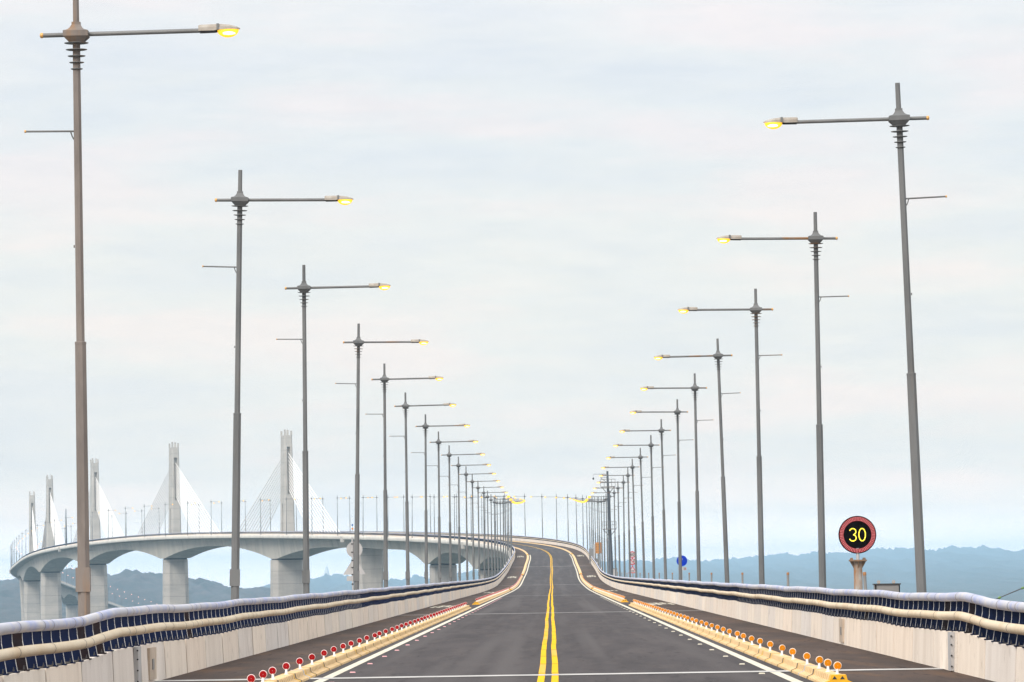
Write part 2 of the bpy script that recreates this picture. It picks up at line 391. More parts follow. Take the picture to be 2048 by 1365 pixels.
def pylon(y, H=33.):
    c, t, nn = frame(y); tt = Vector((t.x, t.y, 0)).normalized(); base = c + Vector((0,0,0))
    def W(p, q, z): return tuple(base - org + nn*p + tt*q + Vector((0,0,z)))
    def half(z):
        f = z/H; return 1.75*(1-f) + 1.30*f, 4.0*(1-f) + 3.3*f
    def lower(z, w):     # side niches of half width w
        a, b = half(z); d = 1.1
        return [W(p,q,z) for p,q in ((-a,-b+.5),(-a+.4,-b),(a-.4,-b),(a,-b+.5),(a,-w),(a-d,-w),(a-d,w),(a,w),(a,b-.5),(a-.4,b),(-a+.4,b),(-a,b-.5),(-a,w),(-a+d,w),(-a+d,-w),(-a,-w))]
    def upper(z):        # channel for the anchors in front and back
        a, b = half(z); w = .55; d = 1.0
        return [W(p,q,z) for p,q in ((-a,-b+.4),(-a+.3,-b),(-w,-b),(-w,-b+d),(w,-b+d),(w,-b),(a-.3,-b),(a,-b+.4),(a,b-.4),(a-.3,b),(w,b),(w,b-d),(-w,b-d),(-w,b),(-a+.3,b),(-a,b-.4))]
    def solid(z):
        a, b = half(z); w = .55
        return [W(p,q,z) for p,q in ((-a,-b+.4),(-a+.3,-b),(-w,-b),(-w,-b+.02),(w,-b+.02),(w,-b),(a-.3,-b),(a,-b+.4),(a,b-.4),(a-.3,b),(w,b),(w,b-.02),(-w,b-.02),(-w,b),(-a+.3,b),(-a,b-.4))]
    m = MB(); zz = [0, 6, 9.2, 9.9, 10.4, 10.7]; ww = [.95, .95, .95, .75, .45, .15]
    m.loft([lower(z, w) for z, w in zip(zz, ww)])
    m.loft([solid(10.7), solid(13.6)]); m.loft([upper(13.6), upper(29.2)]); m.loft([solid(29.2), solid(H)])
    a, b = half(H)
    for p in (-1, 1):
        for q in (-1, 1):
            hh = 1.5 if p*q < 0 else 1.9
            cx, cy = p*(a-.24), q*(b-.5)
            m.loft([[W(cx+s1*.24, cy+s2*.5, z) for s1, s2 in ((-1,-1),(1,-1),(1,1),(-1,1))] for z in (H, H+hh)])
    for k in range(3):
        m.loft([[W(-.5+k*.5+s1*.04, -1+s2*.04+k*.8, z) for s1, s2 in ((-1,-1),(1,-1),(1,1),(-1,1))] for z in (H, H+1.0+k*.7)])
    py = brpart(m, 'pylon', M['pylon']); py.location = (0,0,0)
    s0 = S_of(y)
    for sgn in (-1, 1):
        for k in range(11):
            st = s0 + sgn*(38.5 + 4.75*k)
            q = P(Y_of(st), 0, .3) - org
            z = 15.2 + 1.2*k
            a, b = half(z)
            top = Vector(W(0, sgn*(b-.75), z))
            d = (top - q)
            cm = MB(); cm.tube([q, q + d*.045], .16, 8); cm.tube([q + d*.04, top], .10 if sgn < 0 else .115, 8)
            part(cm, 'stay_cable', M['cable'], py)
    return py
for y in TOW: pylon(y)

# ------------------------------------------------------------------ parapets: concrete wall, two tubes, blade posts
def kink(side, y):
    yc = 91.5 if side < 0 else 95.5
    k = 0.
    if y < yc: k = -.05 - .03*max(0, (88-y)/20.) if y < yc-6 else -.05 + .095*(y-yc+6)/6.
    else: k = .045*max(0, 1-(y-yc)/14.)
    n = .012*math.sin(y*.21+side) + .008*math.sin(y*.47+2*side)
    return k + (n if y < 400 else n*.5)
def one_post():
    m = MB(); pr = [(.0,.0),(.02,.12),(.05,.30),(.075,.44),(.08,.55),(.055,.62)]
    back = [(.24,.0),(.25,.12),(.255,.30),(.26,.44),(.255,.56),(.22,.64)]
    t = .008
    # blade
    for k in range(len(pr)-1):
        (a0,z0),(a1,z1) = pr[k], pr[k+1]; (b0,_),(b1,w1) = back[k], back[k+1]
        vs = [(a0,-t,z0),(b0,-t,back[k][1]),(b1,-t,w1),(a1,-t,z1),(a0,t,z0),(b0,t,back[k][1]),(b1,t,w1),(a1,t,z1)]
        m.add(vs, [(0,1,2,3),(7,6,5,4),(1,5,6,2)], 0)
        e = .008     # pale edge facing the road
        vs = [(a0-.004,-e,z0),(a0-.004,e,z0),(a1-.004,e,z1),(a1-.004,-e,z1),(a0+.004,-e,z0),(a0+.004,e,z0),(a1+.004,e,z1),(a1+.004,-e,z1)]
        m.add(vs, [(0,1,2,3),(0,3,7,4),(1,5,6,2)], 1)
    m.box(-.02,.27,-.11,.11,.0,.022,0)
    for q in (-.07,.07):
        for x in (.05,.20): m.lathe([(.016,.022),(.016,.05),(.008,.052),(.008,.085)], 6, 2, c=(x,q,0))
    return m
def far_post(m, y, side):
    c = P(y, side*7.53, .70 + kink(side, y)); n = frame(y)[2]*side; t = frame(y)[1]
    pr = [(.0,.0),(.055,.32),(.055,.62)]; bk = [(.24,.0),(.255,.32),(.22,.64)]
    for sg in (0,):
        vs = [c + n*a + Vector((0,0,z)) for a, z in pr] + [c + n*a + Vector((0,0,z)) for a, z in bk]
        m.add(vs, [(0,3,4,1),(1,4,5,2)], 0)
        e = .010; vs = []
        for a, z in pr: vs += [c + n*(a-.004) + t*-e + Vector((0,0,z)), c + n*(a-.004) + t*e + Vector((0,0,z))]
        m.add(vs, [(0,1,3,2),(2,3,5,4)], 1)
        vs = []
        for a, z in bk: vs += [c + n*(a+.004) + t*-e + Vector((0,0,z)), c + n*(a+.004) + t*e + Vector((0,0,z))]
        m.add(vs, [(0,2,3,1),(2,4,5,3)], 1)
post_mesh = one_post().mesh('post', [M['post_blue'], M['post_edge'], M['dark']])
post_mesh2 = one_post().mesh('post', [M['post_brown'], M['post_edge'], M['dark']])
for side in (-1, 1):
    pa = empty('parapet', P(99, side*7.7, 0))
    tag(pa, ('concrete parapet with blue posts and two tube rails, left edge of the road' if side < 0 else
             'concrete parapet with blue posts and two tube rails, right edge of the road'), 'parapet', 'parapets along the bridge')
    po = pa.location.copy()
    def pp(mb, name, mats):
        o = part(mb, name, mats, pa); o.location = -po; return o
    # wall: six metre pours with open dark joints between them
    m = MB(); prf = [(side*7.50,0.),(side*7.53,.70),(side*7.86,.70),(side*7.86,-.03)]
    if side < 0: prf = prf[::-1]
    core = [(side*7.56,0.),(side*7.58,.66),(side*7.80,.66),(side*7.80,0.)]
    if side < 0: core = core[::-1]
    y = H0
    while y < 900:
        g = .10
        jit = random.uniform(-.006,.006)
        pj = [(o+jit, h) for o, h in prf]
        sweep([y+g, y+3, y+6-g], lambda q: [(o, h + (kink(side, q) if h > .5 else 0)) for o, h in pj], m, 0)
        y += 6.
    sweep(stations(900, ROADEND, 6.), prf, m, 0)
    sweep(stations(H0, 900, 6.), core, m, 1)
    pp(m, 'concrete_wall', [M['wall'], M['wall_core']])
    # tubes
    yr = stations(H0, 130, 1.2) + stations(131.5, 420, 4.) + stations(425, ROADEND, 8.)
    def tube(off, h, r, n=14):
        mb = MB(); rings = []
        for y in yr:
            c, t, nn = frame(y); cc = c + nn*(side*off) + Vector((0,0,h + kink(side, y)))
            rings.append([tuple(cc + nn*(r*math.cos(2*PI*k/n)) + Vector((0,0,r*math.sin(2*PI*k/n)))) for k in range(n)])
        mb.loft(rings, 0, True, True)
        y = H0 + 2
        while y < 260:     # sleeve joints and thin seams
            c, t, nn = frame(y); cc = c + nn*(side*off) + Vector((0,0,h + kink(side, y)))
            for w0, w1, mi, e in ((-.035,.035,1,.002),):
                rg = [[tuple(cc + t*w + nn*((r+e)*math.cos(2*PI*k/n)) + Vector((0,0,(r+e)*math.sin(2*PI*k/n)))) for k in range(n)] for w in (w0, w1)]
                mb.loft(rg, mi, True, False)
            y += random.choice((2.1, 3.6, 5.2, 1.4))
        return mb
    pp(tube(7.60, 1.34, .084), 'top_rail', [M['rail_blue'], M['seam']])
    pp(tube(7.52, .99, .082), 'middle_rail', [M['rail_cream'], M['seam']])
    # posts: the hundred that show largest as parts, the rest as one
    y = 65.3; k = 0
    while k < 100:
        o = bpy.data.objects.new('post', post_mesh2 if k in ((1,7,14,16,31) if side < 0 else (3,20,24,41)) else post_mesh); col.objects.link(o); o.parent = pa
        o.location = P(y, side*7.53, .70 + kink(side, y)) - po
        if side < 0: o.rotation_euler = (0,0,PI)
        y += 1.45; k += 1
    m = MB()
    while y < 2750: far_post(m, y, side); y += 1.45
    o = pp(m, 'post', [M['post_blue'], M['post_edge']]); tag(o, kind='stuff')
    # steel cover plate over the joint, hatch beside it
    m = MB(); yj = 94.8 if side < 0 else 97.
    def plate(y0, y1, i, o, z0, z1, mi=0):
        rg = [[tuple(P(q, side*a, z)) for a, z in ((i,z0),(i,z1),(o,z1),(o,z0))] for q in (y0, y1)]
        m.loft(rg, mi)
    plate(yj-.35, yj+.35, 7.44, 7.52, .02, .73)
    for z in (.1,.3,.5,.66):
        m.lathe([(.018,0),(.018,.02)], 6, 1, c=P(yj-.38, side*7.45, z), axis='y')
    pp(m, 'joint_cover', [M['sign_back'], M['dark']])
    m = MB()
    yh = 97.6 if side < 0 else 133.
    plate(yh, yh+1.6, 7.47, 7.53, .06, .66); plate(yh+.5, yh+.9, 7.455, 7.48, .25, .45, 1)
    pp(m, 'hatch_panel', [mat('hatch_paint', (.52,.42,.33), (.42,.33,.25), .8, scale=(3,3,3)), M['cabinet']])

# ------------------------------------------------------------------ low barrier blocks beside the lane
def block(seed, L=5.70, capped=False, far=False):
    rnd = random.Random(seed); m = MB()
    # local: +x away from the lane, y along the road, origin at the foot centre
    prf = [(-.235,0),(-.23,.04),(-.13,.08),(-.112,.172),(.112,.172),(.13,.08),(.23,.04),(.235,0)]
    y = -L/2; seg = .58 if not far else L
    while y < L/2 - .02:
        y1 = min(y + seg, L/2)
        m.loft([[(x, q, z) for x, z in prf] for q in (y + .105, y1 - .105)], 1 if (rnd.random() < .05 and not far) else 0)
        y = y1
    cor = [(x*.90, z*.92) for x, z in prf]
    m.loft([[(x, q, z) for x, z in cor] for q in (-L/2+.09, L/2-.09)], 2)
    m.loft([[(x*.97, q, z*.985) for x, z in prf] for q in (L/2-.08, L/2+.35)], 3)     # dark piece added to paint the shaded gap between blocks
    # painted yellow corner at the end
    yp = [(x*1.012, z*1.006+(.001 if z > 0 else 0)) for x, z in prf]
    if not far: m.loft([[(x, q, z) for x, z in yp] for q in (L/2-.30, L/2-.10)], 1)
    return m
bm_ = [M['barrier'], M['barrier_yellow'], M['groove'], M['dark']]
variants = [block(s).mesh('barrier_block', bm_) for s in range(5)]
far_variant = block(9, far=True).mesh('barrier_block', bm_)
def cap_mb():
    m = MB()
    pr = [(-.25,0),(-.245,.05),(-.145,.095),(-.122,.184),(.122,.184),(.145,.095),(.245,.05),(.25,0)]
    m.loft([[(x, q, z) for x, z in pr] for q in (-3.06, -2.55)])
    for x in (-.11,.02): m.add([(x,-3.065,.11),(x+.08,-3.065,.11),(x+.04,-3.065,.165)], [(0,1,2)], 1)
    return m
cap_mesh = cap_mb().mesh('end_cap', [M['yellow_cap'], M['dark']])
def strap_mb():
    m = MB(); pr = [(-.243,0),(-.238,.045),(-.138,.088),(-.12,.181),(.12,.181),(.138,.088),(.238,.045),(.243,0)]
    m.loft([[(x, q, z) for x, z in pr] for q in (-.09, .09)]); return m
strap_mesh = strap_mb().mesh('metal_strap', M['sign_back'] and [M['sign_back']])
SEC = [(None, 305.), (337., 588.), (606., 846.), (858., 1120.), (1128., 1400.)]
def place(o, y, off, h=0.):
    c, t, nn = frame(y)
    o.location = P(y, off, h)
    o.rotation_euler = (math.asin(t.z), 0, math.atan2(-t.x, t.y))
secname = ['nearest row', 'second row', 'third row', 'fourth row', 'farthest row']
for side in (-1, 1):
    sd = 'left' if side < 0 else 'right'
    for si, (a, b) in enumerate(SEC[:3]):
        a = a if a else (72. if side < 0 else 86.5)
        y = a + 3.03; k = 0
        while y + 3.0 <= b + .5:
            o = bpy.data.objects.new('barrier_block', far_variant if y > 400 else variants[(k*7+si) % 5]); col.objects.link(o)
            place(o, y, side*4.80)
            strap = (si == 0 and k in ((4,) if side < 0 else (1,)))
            start = (k == 0 and not (side < 0 and si == 0))
            lab = {0: 'low fluted cream barrier block in the nearest stretch, %s of the lanes',
                   1: 'low cream barrier block just past the first gap, %s of the lanes',
                   2: 'small cream barrier block where the road starts climbing, %s of the lanes',
                   3: 'tiny cream barrier block on the upper slope, %s of the lanes',
                   4: 'tiny cream barrier block where the road bends out of sight, %s of the lanes'}[si] % sd
            grp = 'cream barrier blocks, %s %s' % (sd, secname[si])
            if start:
                c = bpy.data.objects.new('end_cap', cap_mesh); col.objects.link(c); c.parent = o
                lab = {0: 'cream barrier block with bright yellow end cap at bottom right of the road',
                       1: 'barrier block with yellow end cap facing the first gap, %s of the lanes',
                       2: 'barrier block with yellow end cap at foot of the climb, %s of the lanes',
                       3: 'barrier block with small yellow end cap halfway up the slope, %s of the lanes',
                       4: 'barrier block with small yellow end cap at the bend, %s of the lanes'}[si]
                if '%s' in lab: lab = lab % sd
            if strap:
                c = bpy.data.objects.new('metal_strap', strap_mesh); col.objects.link(c); c.parent = o
                lab = 'cream barrier block with a grey metal strap clamped over it, %s of the lanes' % sd
            tag(o, lab, 'barrier', grp)
            y += 6.06; k += 1

m = MB()
for side in (-1, 1):
    for a, b in SEC[3:]:
        y = a + 3.03; first = True
        while y + 3. <= b + .5:
            pr = [(-.235,0),(-.23,.04),(-.13,.08),(-.112,.172),(.112,.172),(.13,.08),(.23,.04),(.235,0)]
            sweep([y-2.97, y+2.97], [(side*4.80+x, z) for x, z in pr], m, 0)
            if first: sweep([y-3.4, y-2.6], [(side*4.80+x*1.15, z*1.08) for x, z in pr], m, 1)
            first = False; y += 6.06
tag(m.build('barrier_blocks', [M['barrier'], M['yellow_cap']]), 'tiny cream barrier blocks along both lane edges on the upper slope', 'barrier', kind='stuff')

# ------------------------------------------------------------------ round reflectors on the barriers
def reflector_parts(root, face, rim):
    m = MB(); m.lathe([(.045,0),(.045,.010),(.024,.012),(.022,.10)], 10, 0); part(m, 'stem', M['white_plastic'], root)
    m = MB(); m.lathe([(.064,-.012),(.070,-.008),(.070,.008),(.064,.012)], 20, 0, axis='y', c=(0,0,.152)); part(m, 'rim', rim, root)
    m = MB(); m.lathe([(.059,-.017),(.061,-.012),(.061,.0)], 20, 0, axis='y', c=(0,0,.152))
    m.lathe([(.003,-.020),(.003,-.015)], 8, 1, axis='y', c=(0,0,.152)); part(m, 'reflector_disc', [face, rim], root)
def reflector_single(face, rim):
    m = MB()
    m.lathe([(.026,0),(.022,.10)], 6, 0); m.lathe([(.074,-.010),(.074,.010)], 12, 1, axis='y', c=(0,0,.152))
    m.lathe([(.062,-.016),(.062,.0)], 12, 2, axis='y', c=(0,0,.152))
    return m.mesh('reflector_post', [M['white_plastic'], rim, face])
RY = {-1: [83.9,87.4,90.7,95.2,100.5,105.5,110.9,116.4,121.5,126.3,131.6,137.2,142.9,147.5,153,158.6,164],
      1: [87.0,89.8,92.8,97.1,102.7,107.8,113.5,118.8,123.6]}
ORD = ['first','second','third','fourth','fifth','sixth','seventh','eighth','ninth','tenth','eleventh','twelfth']
for side in (-1, 1):
    face, rim = (M['red'], M['pink_rim']) if side < 0 else (M['amber'], M['cream_rim'])
    cn = 'red' if side < 0 else 'amber'
    single = reflector_single(face, rim)
    ylist = list(RY[side]); y = ylist[-1] + 5.2
    while y < 302: ylist.append(y); y += 5.15 + random.uniform(-.35,.35)
    y = 340.
    while y < 587: ylist.append(y); y += 5.15 + random.uniform(-.2,.2)
    y = 609.
    while y < 845: ylist.append(y); y += 5.15
    proto = None; shown = 0
    for i, y in enumerate(ylist):
        if y < 200:
            if proto is None:
                proto = empty('reflector_post'); reflector_parts(proto, face, rim); o = proto
            else: o = copy_tree(proto)
        else:
            o = bpy.data.objects.new('reflector_post', single); col.objects.link(o)
        place(o, y, side*4.80, .172)
        if y > 306: o.rotation_euler = (0,0,o.rotation_euler[2])
        else: o.rotation_euler = (random.uniform(-.05,.05), random.uniform(-.10,.10), random.uniform(-.16,.16))
        if i < 12:
            lab = 'round %s reflector on a white stem, %s from the bottom of its row'  % (cn, ORD[i])
            if i == 0: lab = 'round %s reflector on a white stem, the lowest and largest of its row' % cn
        elif y < 306: lab = 'small round %s reflector further up the nearest barrier stretch, before the gap' % cn
        elif y < 590: lab = 'tiny round %s reflector on the barrier stretch past the first gap' % cn
        else: lab = 'dot sized %s reflector on the barrier where the road climbs' % cn
        sec = 'nearest stretch' if y < 306 else 'second stretch' if y < 590 else 'climbing stretch'
        tag(o, lab, 'reflector', '%s reflectors on the barrier, %s' % (cn, sec))

# road studs beside the white edge lines
def stud_mesh(m2):
    m = MB(); m.loft([[(-.06*s,-.05*s,z),(.06*s,-.05*s,z),(.06*s,.05*s,z),(-.06*s,.05*s,z)] for s, z in ((1,0),(.8,.022))]); return m.mesh('road_stud', [m2])
for side in (-1, 1):
    sm = stud_mesh(M['red_stud'] if side < 0 else M['white_paint']); y = 87.4 if side > 0 else 85.; k = 0
    while y < 420:
        o = bpy.data.objects.new('road_stud', sm); col.objects.link(o); place(o, y, side*3.97, .001)
        w = 'pink' if side < 0 else 'white'; sd = 'left' if side < 0 else 'right'
        lab = ('%s %s road stud from the front beside the %s edge line' % (ORD[k], w, sd)) if k < 6 else ('distant small %s road stud beside the %s edge line' % (w, sd))
        tag(o, lab, 'road stud', '%s studs along the %s edge line' % (w, sd)); y += 10.1; k += 1

# ------------------------------------------------------------------ lamp posts
NODE = 11.89
def lamp_parts(root, steel, sleeve):
    m = MB(); m.lathe([(.16,0),(.16,.03),(.119,.03),(.105,6.28)], 8, 0, smooth=False, rot=PI/8)
    for k in range(4):
        a = PI/4 + k*PI/2; m.lathe([(.02,.03),(.02,.09)], 6, c=(.15*math.cos(a)*.9, .15*math.sin(a)*.9, 0))
    part(m, 'lower_pole', steel, root)
    m = MB(); m.lathe([(.109,6.25),(.109,6.29),(.079,6.30),(.071,NODE-.1)], 8, 0, smooth=False, rot=PI/8)
    m.lathe([(.012,8.0),(.012,8.05)], 6, c=(-.09,0,0)); part(m, 'upper_pole', steel, root)
    m = MB(); m.lathe([(.060,NODE+.15),(.056,NODE+.78)], 8, 0, smooth=False, rot=PI/8); part(m, 'mast_tip', steel, root)
    q = math.sqrt(2); m = MB()
    m.lathe([(.078*q,NODE+.215),(.078*q,NODE+.17),(.088*q,NODE+.15),(.112*q,NODE+.11),(.15*q,NODE+.075),(.225*q,NODE+.05),(.225*q,NODE-.05),(.15*q,NODE-.13),(.13*q,NODE-.15)], 4, 0, smooth=False, rot=PI/4)
    part(m, 'hub', steel, root)
    for dz, r in ((-.167,.222),(-.287,.195),(-.403,.163),(-.52,.136),(-.637,.11)):
        m = MB(); m.lathe([(.06,NODE+dz-.012),(r*.85,NODE+dz-.012),(r,NODE+dz-.003),(r,NODE+dz+.006),(.06,NODE+dz+.014)], 20); part(m, 'ring', M['arm'], root)
    m = MB(); m.tube([(-.62,0,NODE-.018),(2.26,0,NODE+.02)], .042, 10)
    arm = part(m, 'arm', M['arm'], root)
    m = MB(); m.lathe([(.03,-.66),(.05,-.645),(.05,-.615),(.042,-.60)], 10, c=(0,0,NODE-.018), axis='x'); part(m, 'end_cap', M['brass'], arm)
    m = MB(); m.tube([(-.07,0,NODE-1.77),(-.94,0,NODE-1.76)], .018, 8)
    m.tube([(-.07,0,NODE-1.92),(-.10,0,NODE-1.86),(-.13,0,NODE-1.77)], .014, 6)
    rod = part(m, 'side_rod', M['arm'], root)
    m = MB(); m.lathe([(.026,-.965),(.026,-.935)], 8, c=(0,0,NODE-1.76), axis='x'); part(m, 'end_cap', M['brass'], rod)
    # lamp head
    m = MB(); st = [(2.22,.05,.10,.005),(2.25,.07,.112,.0),(2.5,.095,.118,.0),(2.62,.125,.118,.015),(2.8,.125,.10,.022),(2.92,.08,.07,.022),(2.975,.025,.045,.025)]
    rings = []
    for x, hw, zt, zb in st:
        z0 = NODE + .01 + zb; z1 = NODE + .01 + zt
        rings.append([(x,-hw,z0),(x,hw,z0),(x,hw*.95,z0+(z1-z0)*.55),(x,hw*.6,z1),(x,-hw*.6,z1),(x,-hw*.95,z0+(z1-z0)*.55)])
    m.loft(rings, 0, False)
    m.loft([[(x,-h,NODE+.012),(x,h,NODE+.012),(x,h*.7,NODE-dz),(x,-h*.7,NODE-dz)] for x, h, dz in ((2.25,.06,.03),(2.52,.09,.02),(2.57,.10,.012))], 1)
    m.box(2.555,2.60,-.128,.128,NODE+.02,NODE+.134, 2)
    hd = part(m, 'lamp_head', [M['housing'], M['dark'], M['arm']], root)
    m = MB(); rings = []
    for k in range(7):
        a = k/6*PI/2; rings.append([(2.755 + .2*math.cos(a)*math.cos(2*PI*i/16), .118*math.cos(a)*math.sin(2*PI*i/16), NODE+.03 - .145*math.sin(a)) for i in range(16)])
    m.loft(rings, 0, True); 
    part(m, 'lens', M['lens'], hd)
    m = MB(); rings = []
    for k in range(-3, 4):
        a = k/3.2*PI/2; rings.append([(2.765 + .15*math.sin(a), .127*math.cos(a)*math.cos(2*PI*i/10), NODE-.035 + .058*math.cos(a)*math.sin(2*PI*i/10)) for i in range(10)])
    m.loft(rings, 0, True); part(m, 'bulb', M['bulb'], hd)
    if sleeve:
        m = MB(); m.box(-.138,.118,-.126,.11,1.77,2.21); part(m, 'access_box', steel, root)
    return root
def lamp_simple(lens):
    m = MB(); m.lathe([(.119,0),(.105,6.28)], 6, 0, smooth=False); m.lathe([(.08,6.28),(.06,NODE+.78)], 6, 0, smooth=False)
    m.lathe([(.08,NODE+.2),(.24,NODE+.03),(.24,NODE-.05),(.12,NODE-.16)], 6, 0, smooth=False)
    for dz, r in ((-.167,.222),(-.403,.163),(-.6,.12)): m.lathe([(r,NODE+dz-.015),(r,NODE+dz+.015)], 8)
    m.tube([(-.62,0,NODE-.018),(2.26,0,NODE+.02)], .044, 6); m.tube([(-.07,0,NODE-1.77),(-.94,0,NODE-1.76)], .02, 6)
    m.box(2.22,2.95,-.10,.10,NODE+.02,NODE+.12,1)
    m.lathe([(.03,2.54),(.14,2.62),(.16,2.76),(.14,2.9),(.03,2.98)], 8, 2, axis='x', c=(0,0,NODE-.02))
    return m.mesh('lamp_post', [M['steel'], M['housing'], lens])
simple = lamp_simple(M['lens']); simple_pink = lamp_simple(M['lens_pink'])
BASE = {-1: {1:(-8.38,-.0015),2:(-8.24,.0261),3:(-8.31,.0061),4:(-8.19,.0228),5:(-8.25,.0077),6:(-8.28,.0012)},
        1: {1:(8.19,-.0279),2:(8.18,-.0013),3:(8.07,-.0037),4:(8.20,-.0221),5:(8.07,-.0033),6:(8.11,-.0005)}}
NOFF = {-1: {7:-8.11,8:-8.15,9:-8.18,10:-8.17,11:-8.18,12:-8.22,13:-8.23,14:-8.14,15:-8.22,16:-8.21,17:-8.16,18:-8.19},
        1: {7:8.00,8:8.07,9:7.96,10:7.91,11:8.08,12:8.18,13:8.08,14:8.11,15:8.03}}
LAB = {-1: {1: 'tallest lamp post, weathered brown, its mast tip cut off by the top of the photo',},
       1: {1: 'tall grey lamp post standing right of the electronic speed sign, largest on the right'}}
for side in (-1, 1):
    sd = 'left' if side < 0 else 'right'
    proto = None; n = 1
    while True:
        s = ((2.242 if side < 0 else 2.713) + n - 1)*42.
        y = Y_of(s)
        if y > 3650: break
        if n in BASE[side]: off, lean = BASE[side][n]
        else:
            off = -8.22 if side < 0 else 8.13
            nf = NOFF[side].get(n, side*8.10 + random.uniform(-.09,.09)); lean = (nf - off)/NODE
        if n <= 14:
            if n == 1 and side < 0:
                o = empty('lamp_post'); lamp_parts(o, M['weathered'], True)
            elif proto is None:
                o = proto = empty('lamp_post'); lamp_parts(o, M['steel'], side < 0)
            else: o = copy_tree(proto)
        else:
            o = bpy.data.objects.new('lamp_post', simple if y < 2600 else simple_pink); col.objects.link(o)
        c, t, nn = frame(y)
        inward = nn*(-side); yaw = math.atan2(inward.y, inward.x)
        o.location = P(y, off, -.03 - (.07 if (side > 0 and n == 1) else 0))
        R = Matrix.Rotation(lean, 3, Vector((t.x, t.y, 0)).normalized()) @ Matrix.Rotation(yaw, 3, 'Z')
        o.rotation_euler = R.to_euler()
        if n == 1: lab = LAB[side][1]
        elif n <= 12: lab = 'grey lamp post, %s from the camera in the %s row, lamp over the road' % (ORD[n-1], sd)
        elif y < 1180: lab = 'slim grey lamp post in the tight cluster at the far end of the %s row' % sd
        elif y < 1420: lab = 'thin distant lamp post standing against the sky where the %s row bends left' % sd
        elif y < 2560: lab = 'tiny lamp post on the far stayed bridge deck, %s edge of its road' % ('near' if side < 0 else 'far')
        else: lab = 'tiny lamp post with pinkish light on the descending far approach, %s edge' % ('near' if side < 0 else 'far')
        grp = ('lamp posts along the %s side of the road' % sd) if n <= 12 else 'cluster of lamp posts, %s' % sd if y < 1180 else \
              'lamp posts at the bend, %s' % sd if y < 1420 else 'lamp posts on the far deck, %s' % sd if y < 2560 else 'lamp posts on the far approach, %s' % sd
        tag(o, lab, 'lamp post', grp); n += 1

# ------------------------------------------------------------------ signs, cabinets, mast
def disc(m, r, y0, y1, z, mi=0, n=40, x=0.):
    m.lathe([(r,y0),(r,y1)], n, mi, smooth=False, axis='y', c=(x,0,z))
def ringface(m, r0, r1, y, z, mi, n=48, x=0.):
    vs = []
    for i in range(n):
        a = 2*PI*i/n
        vs += [(x+r0*math.cos(a), y, z+r0*math.sin(a)), (x+r1*math.cos(a), y, z+r1*math.sin(a))]
    m.add(vs, [(2*i, 2*i+1, (2*i+3) % (2*n), (2*i+2) % (2*n)) for i in range(n)], mi)

# electronic speed sign
t = tag(empty('speed_limit_sign', P(136, 8.07, -.03)), 'round electronic speed sign glowing yellow 30 inside a red ring, on a rusty column', 'sign')
zc = 2.85
m = MB(); m.lathe([(.17,0),(.17,.03),(.115,.03),(.112,2.16)], 20); part(m, 'column', M['rust_column'], t)
m = MB(); m.box(-.225,.225,-.225,.225,2.16,2.20)
for a in range(4):
    R = Matrix.Rotation(a*PI/2, 3, 'Z')
    vs = [R @ Vector(p) for p in ((.108,-.012,2.16),(.215,-.012,2.16),(.108,-.012,1.97),(.108,.012,2.16),(.215,.012,2.16),(.108,.012,1.97))]
    m.add(vs, [(0,1,2),(5,4,3),(1,4,5,2),(0,2,5,3)])
    for q in (-.15,.15): m.lathe([(.02,2.2),(.02,2.225),(.011,2.227),(.011,2.25)], 6, 0, c=tuple(R @ Vector((.18,q,0))))
part(m, 'flange_plate', M['flange'], t)
m = MB(); m.lathe([(.043,2.2),(.043,2.5)], 14); part(m, 'stem', M['sign_back'], t)
m = MB(); m.lathe([(.478,-.02),(.492,-.05),(.492,.06),(.46,.10)], 56, 0, smooth=False, axis='y', c=(0,0,zc)); part(m, 'housing', M['black'], t)
m = MB(); ringface(m, .362, .470, -.0535, zc, 0); 
for r in (.383,.416,.449):
    n = 64
    for i in range(n):
        a = 2*PI*i/n; ca, sa = math.cos(a), math.sin(a); w, h = .005, .008
        m.add([(ca*(r+p)-sa*q, -.0565, zc+sa*(r+p)+ca*q) for p, q in ((-h,-w),(h,-w),(h,w),(-h,w))], [(0,1,2,3)], 1)
part(m, 'red_ring', [M['led_field'], M['led_red']], t)
def led_path(pts, n):
    L = [0.]
    for i in range(1, len(pts)): L.append(L[-1] + math.dist(pts[i], pts[i-1]))
    out = []
    for k in range(n):
        s = L[-1]*(k+.5)/n; i = max(j for j in range(len(L)-1) if L[j] <= s)
        f = (s-L[i])/(L[i+1]-L[i]); p, q = pts[i], pts[i+1]; d = math.atan2(q[1]-p[1], q[0]-p[0])
        out.append((p[0]+f*(q[0]-p[0]), p[1]+f*(q[1]-p[1]), d))
    return out
def digit(pts, n):
    m = MB()
    for x, z, d in led_path(pts, n):
        w, h = .0150, .0145
        # elongated LED segments lying across, as the panel shows them
        vs = [(x + (p*math.cos(d) - q*math.sin(d)), -.057, zc + z + (p*math.sin(d) + q*math.cos(d))) for p, q in ((-w,-h*.62),(-w*.6,-h),(w*.6,-h),(w,-h*.62),(w,h*.62),(w*.6,h),(-w*.6,h),(-w,h*.62))]
        m.add(vs, [tuple(range(8))])
    return m
el = lambda cx, cz, rx, rz, a0, a1, n: [(cx+rx*math.cos(math.radians(a0+(a1-a0)*i/n)), cz+rz*math.sin(math.radians(a0+(a1-a0)*i/n))) for i in range(n+1)]
part(digit(el(.122,.0,.085,.162,0,360,40), 24), 'digit', M['led_yellow'], t)
part(digit(el(-.122,.083,.082,.080,165,-78,20) + el(-.122,-.080,.086,.083,78,-165,20), 21), 'digit', M['led_yellow'], t)

